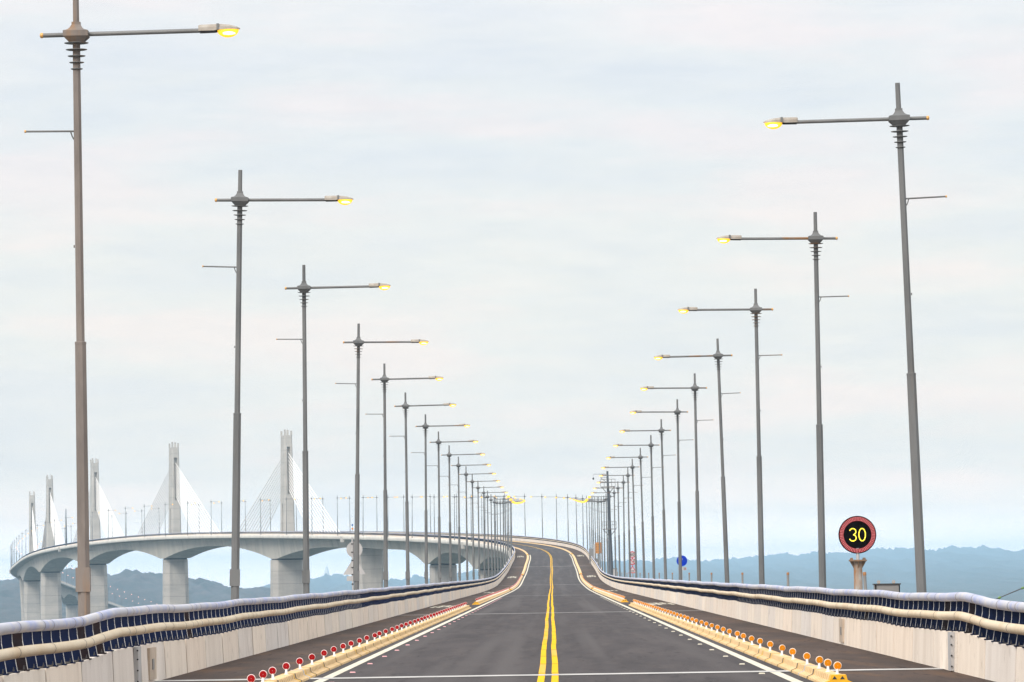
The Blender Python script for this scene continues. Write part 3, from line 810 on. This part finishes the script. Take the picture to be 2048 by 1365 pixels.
# grey cabinet behind the rail
t = tag(empty('control_cabinet', P(125, 8.1, -.03)), 'grey metal cabinet with two gold lifting eyes standing behind the right rail', 'cabinet')
m = MB(); m.box(-.30,.30,-.2,.2,0,1.57); part(m, 'body', M['cabinet'], t)
m = MB(); m.box(-.325,.325,-.23,.23,1.57,1.60); part(m, 'roof', M['dark'], t)
m = MB(); m.box(-.255,.285,-.222,-.2,.1,1.53); part(m, 'door', M['cabinet'], t)
m = MB()
for x in (-.275,.29): m.box(x-.012,x+.012,-.228,-.2,.05,1.57)
part(m, 'trim', M['black'], t)
for x in (-.19,.17):
    m = MB(); pts = [(x+.028*math.cos(a), 0, 1.635+.028*math.sin(a)) for a in [2*PI*k/12 for k in range(13)]]; m.tube(pts, .008, 6); part(m, 'lifting_eye', M['brass'], t)

# short steel posts with rusty tops between the right lamp posts
bp = MB(); bp.lathe([(.075,0),(.075,.03),(.043,.03),(.043,1.78)], 10, 0); bp.lathe([(.046,1.78),(.046,1.86),(.03,1.87)], 10, 1)
bpm = bp.mesh('bollard', [M['cabinet'], M['rust']])
for k in range(14):
    y = 113.9 + 21 + 42*k
    o = bpy.data.objects.new('bollard', bpm); col.objects.link(o); o.location = P(y, 8.1, -.02)
    if k == 0: o.location = P(134.6, 8.235, -.02); o.rotation_euler = (0,-.045,0)
    lab = 'short leaning grey post with a rusty top right beside the speed sign column' if k == 0 else \
          ('short rusty topped post behind the right rail, %s from the speed sign' % ORD[k-1] if k < 6 else 'faint short post standing behind the right rail far along the road')
    tag(o, lab, 'post', 'short posts behind the right rail')

# blue round sign behind the sixth right pole
t = tag(empty('round_blue_sign', P(325.2, 8.25, 0)), 'round blue sign with a small plate beneath, half hidden behind a right lamp post', 'sign')
m = MB(); m.lathe([(.03,-.03),(.03,2.9)], 8, c=(0,.08,0)); part(m, 'post', M['sign_back'], t)
m = MB(); disc(m, .344, 0, .03, 2.59); ringface(m, .325, .343, -.003, 2.59, 1); m.box(-.34,.34,-.004,0,2.572,2.586,2)
part(m, 'blue_disc', [M['sign_blue'], mat('sign_blue_rim', (.12,.22,.55), rough=.4), mat('sign_seam', (.02,.10,.5), rough=.4)], t)
m = MB(); m.box(-.09,-.05,-.006,-.003,2.44,2.62)
m.add([(-.14,-.006,2.62),(.0,-.006,2.62),(-.07,-.006,2.74)], [(0,1,2)]); m.lathe([(.026,-.006),(.026,-.003)], 10, 0, axis='y', c=(.045,0,2.70))
part(m, 'white_arrow', M['sign_white'], t)
m = MB(); m.box(-.23,.29,.0,.02,2.00,2.20); part(m, 'small_plate', M['sign_back'], t)
m = MB(); m.box(.125,.15,-.004,0,2.02,2.18); m.box(.185,.25,-.004,0,2.03,2.17,1); part(m, 'lettering', [M['black'], mat('faded_red_mark', (.30,.14,.14), rough=.7)], t)

# stack of red and white signs between two right poles
t = tag(empty('traffic_sign_stack', P(541., 8.50, 0)), 'red and white traffic signs stacked on one post, a 60 disc on top', 'sign')
m = MB(); m.lathe([(.04,-.03),(.04,4.15)], 8, c=(0,.1,0)); m.tube([(-.12,.05,1.2),(0,.05,1.75),(.12,.05,1.2)], .02, 6); part(m, 'post', M['sign_back'], t)
def text_mesh(body, size):
    cu = bpy.data.curves.new('digits', 'FONT'); cu.body = body; cu.size = size; cu.align_x = 'CENTER'; cu.align_y = 'CENTER'; cu.extrude = .002
    ob = bpy.data.objects.new('digits', cu); col.objects.link(ob)
    dg = bpy.context.evaluated_depsgraph_get(); me = bpy.data.meshes.new_from_object(ob.evaluated_get(dg)); bpy.data.objects.remove(ob)
    for v in me.vertices: v.co = Vector((v.co.x, -v.co.z, v.co.y))
    return me
m = MB(); disc(m, .35, 0, .03, 3.74); ringface(m, .255, .35, -.004, 3.74, 1); part(m, 'speed_disc', [M['sign_white'], M['sign_red']], t)
me = text_mesh('60', .42); me.materials.append(M['black']); o = bpy.data.objects.new('digits', me); col.objects.link(o); o.parent = t; o.location = (0,-.008,3.74)
m = MB(); disc(m, .35, 0, .03, 3.01); ringface(m, .255, .35, -.004, 3.01, 1)
a = math.radians(-45); m.add([(p*math.cos(a)-q*math.sin(a), -.006, 3.01+p*math.sin(a)+q*math.cos(a)) for p, q in ((-.3,-.035),(.3,-.035),(.3,.035),(-.3,.035))], [(0,1,2,3)], 1)
m.box(.06,.2,-.005,-.003,3.02,3.12,2)
part(m, 'prohibition_disc', [M['sign_white'], M['sign_red'], M['black']], t)
m = MB(); tr = [(-.46,1.82),(.46,1.82),(0,2.62)]; ti = [(-.33,1.90),(.33,1.90),(0,2.47)]
m.add([(x,0,z) for x, z in tr] + [(x,.03,z) for x, z in tr], [(0,1,2),(5,4,3),(0,3,4,1),(1,4,5,2),(2,5,3,0)], 1)
m.add([(x,-.004,z) for x, z in ti], [(0,1,2)], 0)
m.box(-.14,.02,-.007,-.005,2.02,2.08,2); m.add([(.0,-.007,2.0),(.2,-.007,2.0),(.06,-.007,2.12)], [(0,1,2)], 2)
part(m, 'warning_triangle', [M['sign_white'], M['sign_red'], M['black']], t)

# backs of the signs that face the other way, behind the fourth left pole
t = tag(empty('sign_backs', P(220.9, -8.25, 0)), 'grey backs of a round and a triangular sign behind the fourth left lamp post', 'sign')
m = MB(); m.lathe([(.035,-.03),(.035,3.6)], 8, c=(-.085,.05,0))
for z in (1.6,2.0,2.3,2.6,2.95,3.3): m.box(-.14,-.05,.0,.08,z,z+.05,1)
part(m, 'post', [M['sign_back'], M['dark']], t)
m = MB(); disc(m, .342, .12, .15, 3.09); part(m, 'round_panel', M['sign_back'], t)
m = MB(); tr = [(-.50,2.03),(.47,2.03),(0.0,2.80)]
m.add([(x,.12,z) for x, z in tr] + [(x,.15,z) for x, z in tr], [(0,1,2),(5,4,3),(0,3,4,1),(1,4,5,2),(2,5,3,0)]); part(m, 'triangular_panel', M['sign_back'], t)
m = MB(); m.box(-.345,.1,.12,.14,1.76,1.96); part(m, 'small_plate', M['sign_back'], t)

# camera mast with two platforms
t = tag(empty('camera_mast', P(690, 7.95, 0)), 'thick dark tapering mast with two railed platforms among the right lamp posts', 'mast')
m = MB(); m.lathe([(.33,-.03),(.13,15.1)], 10, 0); mp = part(m, 'pole', M['mast'], t); t.rotation_euler = (0,-.022,0)
for z, hw in ((7.35,.9),(12.95,.97)):
    m = MB(); m.box(-hw,hw,-hw,hw,z,z+.10)
    for a in range(4):
        R = Matrix.Rotation(a*PI/2, 3, 'Z'); m.tube([R @ Vector((.18,0,z-.75)), R @ Vector((.8,0,z))], .05, 6)
    pf = part(m, 'platform', M['cabinet'], t)
    m = MB(); ring = [(-hw,-hw),(hw,-hw),(hw,hw),(-hw,hw),(-hw,-hw)]
    for hh in (.5,.95): m.tube([(x,y,z+.1+hh) for x, y in ring], .016, 5)
    for x in np.linspace(-hw,hw,5):
        for y in (-hw,hw): m.lathe([(.014,z+.1),(.014,z+1.05)], 5, c=(x,y,0)); m.lathe([(.014,z+.1),(.014,z+1.05)], 5, c=(y,x,0))
    part(m, 'railing', M['cabinet'], pf)
m = MB(); m.tube([(0,0,14.7),(-1.85,0,14.75),(-1.9,0,14.6),(-1.9,0,14.3)], .028, 6); m.tube([(0,0,13.5),(-.95,0,14.25)], .035, 6); m.tube([(0,0,14.2),(-.95,0,14.27)], .03, 6)
ca = part(m, 'camera_arm', M['mast'], t)
m = MB(); m.lathe([(.03,14.32),(.10,14.26),(.12,14.12),(.06,14.02)], 10, c=(-1.9,0,0)); part(m, 'dome_camera', M['dark'], ca)
# cabinets at its foot and further along
t = tag(empty('control_cabinet', P(672, 8.2, -.03)), 'small grey box at the foot of the camera mast', 'cabinet')
m = MB(); m.box(-.27,.27,-.2,.2,0,2.25); m.box(-.29,.29,-.22,.22,2.25,2.29); part(m, 'body', M['cabinet'], t)
m = MB(); m.box(-.22,.22,-.215,-.2,.9,2.15); part(m, 'door', M['sign_back'], t)
t = tag(empty('equipment_cabinet', P(985, 7.9, -.03)), 'pale grey stepped equipment cabinet left of the orange board', 'cabinet')
m = MB(); m.box(-.75,.1,-.3,.3,.6,2.9); part(m, 'body', M['cabinet'], t)
m = MB(); m.box(.1,.42,-.25,.25,.0,3.75); part(m, 'tall_box', M['sign_back'], t)
m = MB(); m.box(-.7,.6,-.35,.35,.0,.6); m.lathe([(.5,-.3),(.5,.3)], 10, 0, axis='y', c=(.55,0,.55)); part(m, 'base', M['cabinet'], t)
t = tag(empty('orange_board', P(899.3, 8.15, -.03)), 'orange board with two columns of dark marks on a right lamp post', 'board')
m = MB(); m.lathe([(.06,0),(.06,4.7)], 8, c=(0,.12,0)); part(m, 'post', M['cabinet'], t)
m = MB(); m.box(-.55,.50,-.06,.06,2.92,4.82); bd = part(m, 'panel', M['orange_board'], t)
m = MB()
for x in (-.36,-.02):
    for k in range(4): m.box(x-.06,x+.06,-.065,-.06,3.14+k*.42,3.30+k*.42)
part(m, 'marks', mat('dark_brown_marks', (.14,.06,.015), rough=.7), bd)
# blue and orange sign far off on the main bridge
t = tag(empty('far_signs', P(1650, 6.4, 0)), 'tiny blue disc above an orange diamond on the far bridge deck', 'sign')
m = MB(); m.lathe([(.05,0),(.05,3.3)], 6, c=(0,.1,0)); part(m, 'post', M['cabinet'], t)
m = MB(); disc(m, .30, -.02, .02, 3.3, n=20); part(m, 'blue_disc', mat('far_sign_blue', (.01,.09,.32), rough=.5), t)
m = MB(); m.add([(-.4,-.02,2.1),(0,-.02,1.7),(.4,-.02,2.1),(0,-.02,2.5),(-.4,.02,2.1),(0,.02,1.7),(.4,.02,2.1),(0,.02,2.5)], [(0,1,2,3),(7,6,5,4),(0,4,5,1),(1,5,6,2),(2,6,7,3),(3,7,4,0)]); part(m, 'orange_diamond', M['amber'], t)
# dark mast on the far deck
t = MB(); t.lathe([(.30,0),(.28,8.),(.16,14.8),(.05,15.6)], 8, 0); t.box(-.35,.35,-.2,.2,1.5,3.2); o = t.build('service_mast', M['mast']); o.location = P(2130, -8.1, -.03)
tag(o, 'dark thin mast on the far deck, left of the large left lamp post', 'mast')

# hawser rising out of the picture at the right, with its support pole out of view
t = tag(empty('overhead_cable', (29.4, 320, -42)), 'dark sagging cable with green clamps rising to the right edge of the photo', 'cable')
A, B = Vector((20.0, 318, -2.6)), Vector((46., 326, 8.5))
pts = []
for k in range(25):
    f = k/24; p = A.lerp(B, f); p.z -= 4*.75*f*(1-f); pts.append(p - t.location)
m = MB(); m.tube(pts, [.030 + .004*(k % 3) for k in range(25)], 6); part(m, 'strand', M['cable_dark'], t)
for f in (7.0, 8.35, 12.):
    i = int(f); p = pts[i].lerp(pts[i+1], f-i); d = (pts[i+1]-pts[i]).normalized()
    m = MB(); m.tube([p - d*.10, p - d*.05, p + d*.05, p + d*.10], [.05,.075,.075,.05], 8); part(m, 'clamp', M['clamp_green'], t)
m = MB()
for q in (A, B):
    p = q - t.location; m.lathe([(.5,-2.), (.22, p.z+.5)], 10, 0, c=(p.x, p.y, 0))
part(m, 'support_pole', M['mast'], t)

# ------------------------------------------------------------------ sea, hills
m = MB(); m.add([(-4900,-290,SEA),(4900,-290,SEA),(4900,21400,SEA),(-4900,21400,SEA)], [(0,1,2,3)])
tag(m.build('sea', M['water']), kind='structure')
F_PX = 10416.
def ridge(name, m_, prof, y0, dep, step, amp, tree, seed, rows=26, front=None, bump_k=1.15):
    """prof: (x, z of the crest); a long wooded ridge whose crest runs through those points"""
    px = [p[0] for p in prof]; pz = [p[1] for p in prof]
    xs = np.arange(px[0], px[-1]+step, step); vs = []; fs = []
    nr = rows
    for i, x in enumerate(xs):
        zc = float(np.interp(x, px, pz))
        for j in range(nr+1):
            f = j/nr*2 - 1           # -1 camera side foot, 0 crest, 1 far foot
            y = y0 + (f*dep if f > 0 or not front else -front*abs(f)**1.6)
            k = .5 + .5*math.cos(PI*f)
            k = k**.8
            h = (SEA - 2 if f > 0 or not front else SEA + 5); h += (zc - h)*k
            q = Vector((x*.004 + seed, y*.004, 0))
            h += amp*noise.fractal(q*2.2, 1., 2., 4)*(.25 + .75*(1-k))*min(1, 4*(1-abs(f)))
            tq = noise.noise(Vector((x, y, seed*7))/ (tree*2.4)) + .6*noise.noise(Vector((x, y, seed))/tree)
            h += tree*bump_k*max(-.25, tq)*min(1, 3*(1-abs(f)))
            vs.append((x, y + 22*noise.noise(Vector((x*.01, j*3.1, seed))), h))
    for i in range(len(xs)-1):
        for j in range(nr):
            a = i*(nr+1)+j; fs.append((a, a+nr+1, a+nr+2, a+1))
    mb = MB(); mb.add(vs, fs, 0, True)
    return tag(mb.build(name, m_), kind='structure')
ridge('near_hills', M['hill_near'], [(-774.6, -0.7), (-724.5, 5.9), (-687.1, 1.6), (-674.6, 3.3), (-659.0, 2.4), (-637.1, 5.8), (-611.5, 11.0), (-598.9, 14.1), (-590.8, 15.6), (-571.5, 11.0), (-549.7, 7.2), (-539.1, 8.0), (-524.1, 10.5), (-509.1, 9.3), (-499.1, 9.4), (-483.6, 6.4), (-468.6, 3.7), (-449.3, 0.3), (-439.6, -4.2), (-424.4, -2.9), (-415.9, -9.6), (-399.6, -12.7), (-380.2, -11.7), (-368.4, -13.2), (-347.2, -13.2), (-325.4, -16.6), (-300.5, -23.3), (-251.0, -45.2)], 6500., 900., 4., 3., 8., 1.3, 48, 2600., 1.0)
ridge('far_hills', M['hill_far'], [(-148.8, -26.9), (-38.7, 16.8), (52.6, 28.1), (162.0, 31.8), (220.4, 38.2), (289.7, 40.7), (362.5, 32.3), (417.3, 42.3), (457.4, 43.5), (508.2, 31.7), (561.0, 29.1), (661.4, 42.0), (774.5, 45.7), (854.8, 54.1), (909.3, 50.8), (962.3, 57.3), (1018.7, 54.5), (1067.7, 44.6), (1113.4, 54.8), (1172.0, 69.0), (1248.4, 64.5), (1327.5, 51.9), (1364.7, 54.4), (1401.3, 63.0), (1460.8, 71.1), (1492.4, 65.1), (1534.3, 66.3), (1599.7, 58.9), (1637.5, 41.0), (1666.4, 27.8), (1724.5, 19.6), (1854.9, -13.5), (2000.0, -34.0)], 19000., 1500., 5., 11., 11., 4.7, 50, 13200., 1.7)
ridge('far_hills', M['hill_far'], [(-832.3, -80.1), (-755.0, -44.5), (-727.1, -29.6), (-708.5, -17.7), (-680.7, -2.8), (-646.8, 4.4), (-625.4, -2.1), (-598.0, -16.4), (-555.1, -26.2), (-509.0, -23.9), (-462.9, -18.5), (-416.7, -10.1), (-370.7, -15.4), (-324.6, -11.5), (-278.4, -3.1), (-239.9, 5.5), (-209.0, 17.3), (-178.5, 7.6), (-140.3, -2.2), (-63.8, -15.7)], 16000., 1300., 5., 11., 11., 9.1, 50, 8000., 1.7)
# pale spire on the far hill, seen under the bridge
t = tag(empty('hilltop_tower', (-687.0, 16000.0, -14.9)), 'faint pale pointed tower on the hazy hill seen under the bridge', 'tower')
m = MB(); m.lathe([(17,-60),(16,0),(12,12),(7.8,27),(3.2,46),(.7,52)], 8, 0, smooth=False); part(m, 'spire', M['far_stone'], t)
m = MB(); m.box(-48,-7,-14,14,-40,11); part(m, 'shoulder_block', M['far_stone'], t)

# ------------------------------------------------------------------ air
HAZE = 1
if HAZE:
    m = MB(); m.box(-5000,5000,-300,21500,SEA-1,98)
    hm = bpy.data.materials.new('haze_air'); hm.use_nodes = True; nt = hm.node_tree; nt.nodes.clear()
    out = nt.nodes.new('ShaderNodeOutputMaterial'); pv = nt.nodes.new('ShaderNodeVolumePrincipled')
    pv.inputs['Color'].default_value = (.50,.765,1.0,1); pv.inputs['Density'].default_value = 7e-5; pv.inputs['Anisotropy'].default_value = .0
    nt.links.new(pv.outputs[0], out.inputs['Volume'])
    tag(m.build('haze', hm), kind='stuff')

# ------------------------------------------------------------------ sky and sun
w = bpy.data.worlds.new('World'); sc.world = w; w.use_nodes = True
nt = w.node_tree; N = nt.nodes; L = nt.links; N.clear()
out = N.new('ShaderNodeOutputWorld'); bg = N.new('ShaderNodeBackground'); bg.inputs['Strength'].default_value = 1.04
SUN_EL, SUN_AZ = math.radians(35), math.radians(212)     # azimuth clockwise from +Y: behind the camera, to the left
sky = N.new('ShaderNodeTexSky'); sky.sky_type = 'NISHITA'; sky.sun_disc = False; sky.sun_elevation = SUN_EL; sky.sun_rotation = SUN_AZ
tc = N.new('ShaderNodeTexCoord'); sep = N.new('ShaderNodeSeparateXYZ'); L.new(tc.outputs['Generated'], sep.inputs[0])
ramp = N.new('ShaderNodeValToRGB'); cr = ramp.color_ramp; cr.interpolation = 'EASE'
stops = [(0., (2.4,2.0,1.72)),(.006,(1.62,1.42,1.27)),(.012,(1.17,1.075,.99)),(.022,(.96,.92,.88)),(.057,(.93,.905,.87)),(.086,(.87,.875,.89)),(.115,(.92,.905,.915)),(.30,(1.2,1.2,1.2)),(1.,(2.15,2.13,2.1))]
cr.elements[0].position, cr.elements[0].color = stops[0][0], (*stops[0][1], 1)
cr.elements[1].position, cr.elements[1].color = stops[-1][0], (*stops[-1][1], 1)
for p_, c_ in stops[1:-1]:
    e = cr.elements.new(p_); e.color = (*c_, 1)
L.new(sep.outputs['Z'], ramp.inputs[0])
mp = N.new('ShaderNodeMapping'); mp.inputs['Scale'].default_value = (14,14,75); L.new(tc.outputs['Generated'], mp.inputs[0])
nz = N.new('ShaderNodeTexNoise'); nz.inputs['Scale'].default_value = 1.; nz.inputs['Detail'].default_value = 4.; nz.inputs['Roughness'].default_value = .5
L.new(mp.outputs[0], nz.inputs['Vector'])
r2 = N.new('ShaderNodeValToRGB'); r2.color_ramp.elements[0].position = .36; r2.color_ramp.elements[0].color = (.90,.945,.98,1)
r2.color_ramp.elements[1].position = .64; r2.color_ramp.elements[1].color = (1.05,1.0,.985,1); _e = r2.color_ramp.elements.new(.5); _e.color = (.965,.99,.985,1); L.new(nz.outputs['Fac'], r2.inputs[0])
mul = N.new('ShaderNodeMix'); mul.data_type = 'RGBA'; mul.blend_type = 'MULTIPLY'; mul.inputs[0].default_value = 1.
mp2 = N.new('ShaderNodeMapping'); mp2.inputs['Scale'].default_value = (70,70,330); L.new(tc.outputs['Generated'], mp2.inputs[0])
nz2 = N.new('ShaderNodeTexNoise'); nz2.inputs['Scale'].default_value = 1.; nz2.inputs['Detail'].default_value = 6.; nz2.inputs['Roughness'].default_value = .7; L.new(mp2.outputs[0], nz2.inputs['Vector'])
r3 = N.new('ShaderNodeValToRGB'); r3.color_ramp.elements[0].position = .32; r3.color_ramp.elements[0].color = (.965,.972,.985,1)
r3.color_ramp.elements[1].position = .68; r3.color_ramp.elements[1].color = (1.03,1.02,1.02,1); L.new(nz2.outputs['Fac'], r3.inputs[0])
fine = N.new('ShaderNodeMix'); fine.data_type = 'RGBA'; fine.blend_type = 'MULTIPLY'; fine.inputs[0].default_value = 1.
L.new(ramp.outputs[0], fine.inputs[6]); L.new(r3.outputs[0], fine.inputs[7])
L.new(fine.outputs[2], mul.inputs[6]); L.new(r2.outputs[0], mul.inputs[7])
sk = N.new('ShaderNodeMix'); sk.data_type = 'RGBA'; sk.blend_type = 'MULTIPLY'; sk.inputs[0].default_value = 1.
L.new(sky.outputs[0], sk.inputs[6]); sk.inputs[7].default_value = (.10,.10,.10,1)
mixs = N.new('ShaderNodeMix'); mixs.data_type = 'RGBA'; mixs.inputs[0].default_value = .90
L.new(sk.outputs[2], mixs.inputs[6]); L.new(mul.outputs[2], mixs.inputs[7])
L.new(mixs.outputs[2], bg.inputs[0]); L.new(bg.outputs[0], out.inputs[0])
sd = bpy.data.lights.new('sun', 'SUN'); sd.energy = 2.8; sd.angle = math.radians(25); sd.color = (1.,.93,.84)
so = bpy.data.objects.new('sun', sd); col.objects.link(so)
dirv = Vector((math.sin(SUN_AZ)*math.cos(SUN_EL), math.cos(SUN_AZ)*math.cos(SUN_EL), math.sin(SUN_EL)))
so.rotation_euler = (-dirv).to_track_quat('-Z', 'Y').to_euler(); so.location = (0,-50,80)

# ------------------------------------------------------------------ camera
cd = bpy.data.cameras.new('camera'); co = bpy.data.objects.new('camera', cd); col.objects.link(co)
cd.sensor_width = 36.; cd.lens = 10416./2048*36; cd.clip_start = .5; cd.clip_end = 40000.
Rr = Vector((0.9998447,0.007423,-0.01598329)); Uu = Vector((0.01629906,-0.04462995,0.99887062)); Ff = Vector((-0.00670128,0.99897601,0.044744))
co.matrix_world = Matrix(((Rr.x,Uu.x,-Ff.x,.056),(Rr.y,Uu.y,-Ff.y,0),(Rr.z,Uu.z,-Ff.z,1.930),(0,0,0,1)))
sc.camera = co
sc.view_settings.view_transform = 'Standard'; sc.view_settings.look = 'None'; sc.view_settings.exposure = 0.; sc.view_settings.gamma = 1.
sc.cycles.use_denoising = True; sc.cycles.volume_bounces = 1; sc.cycles.max_bounces = 6
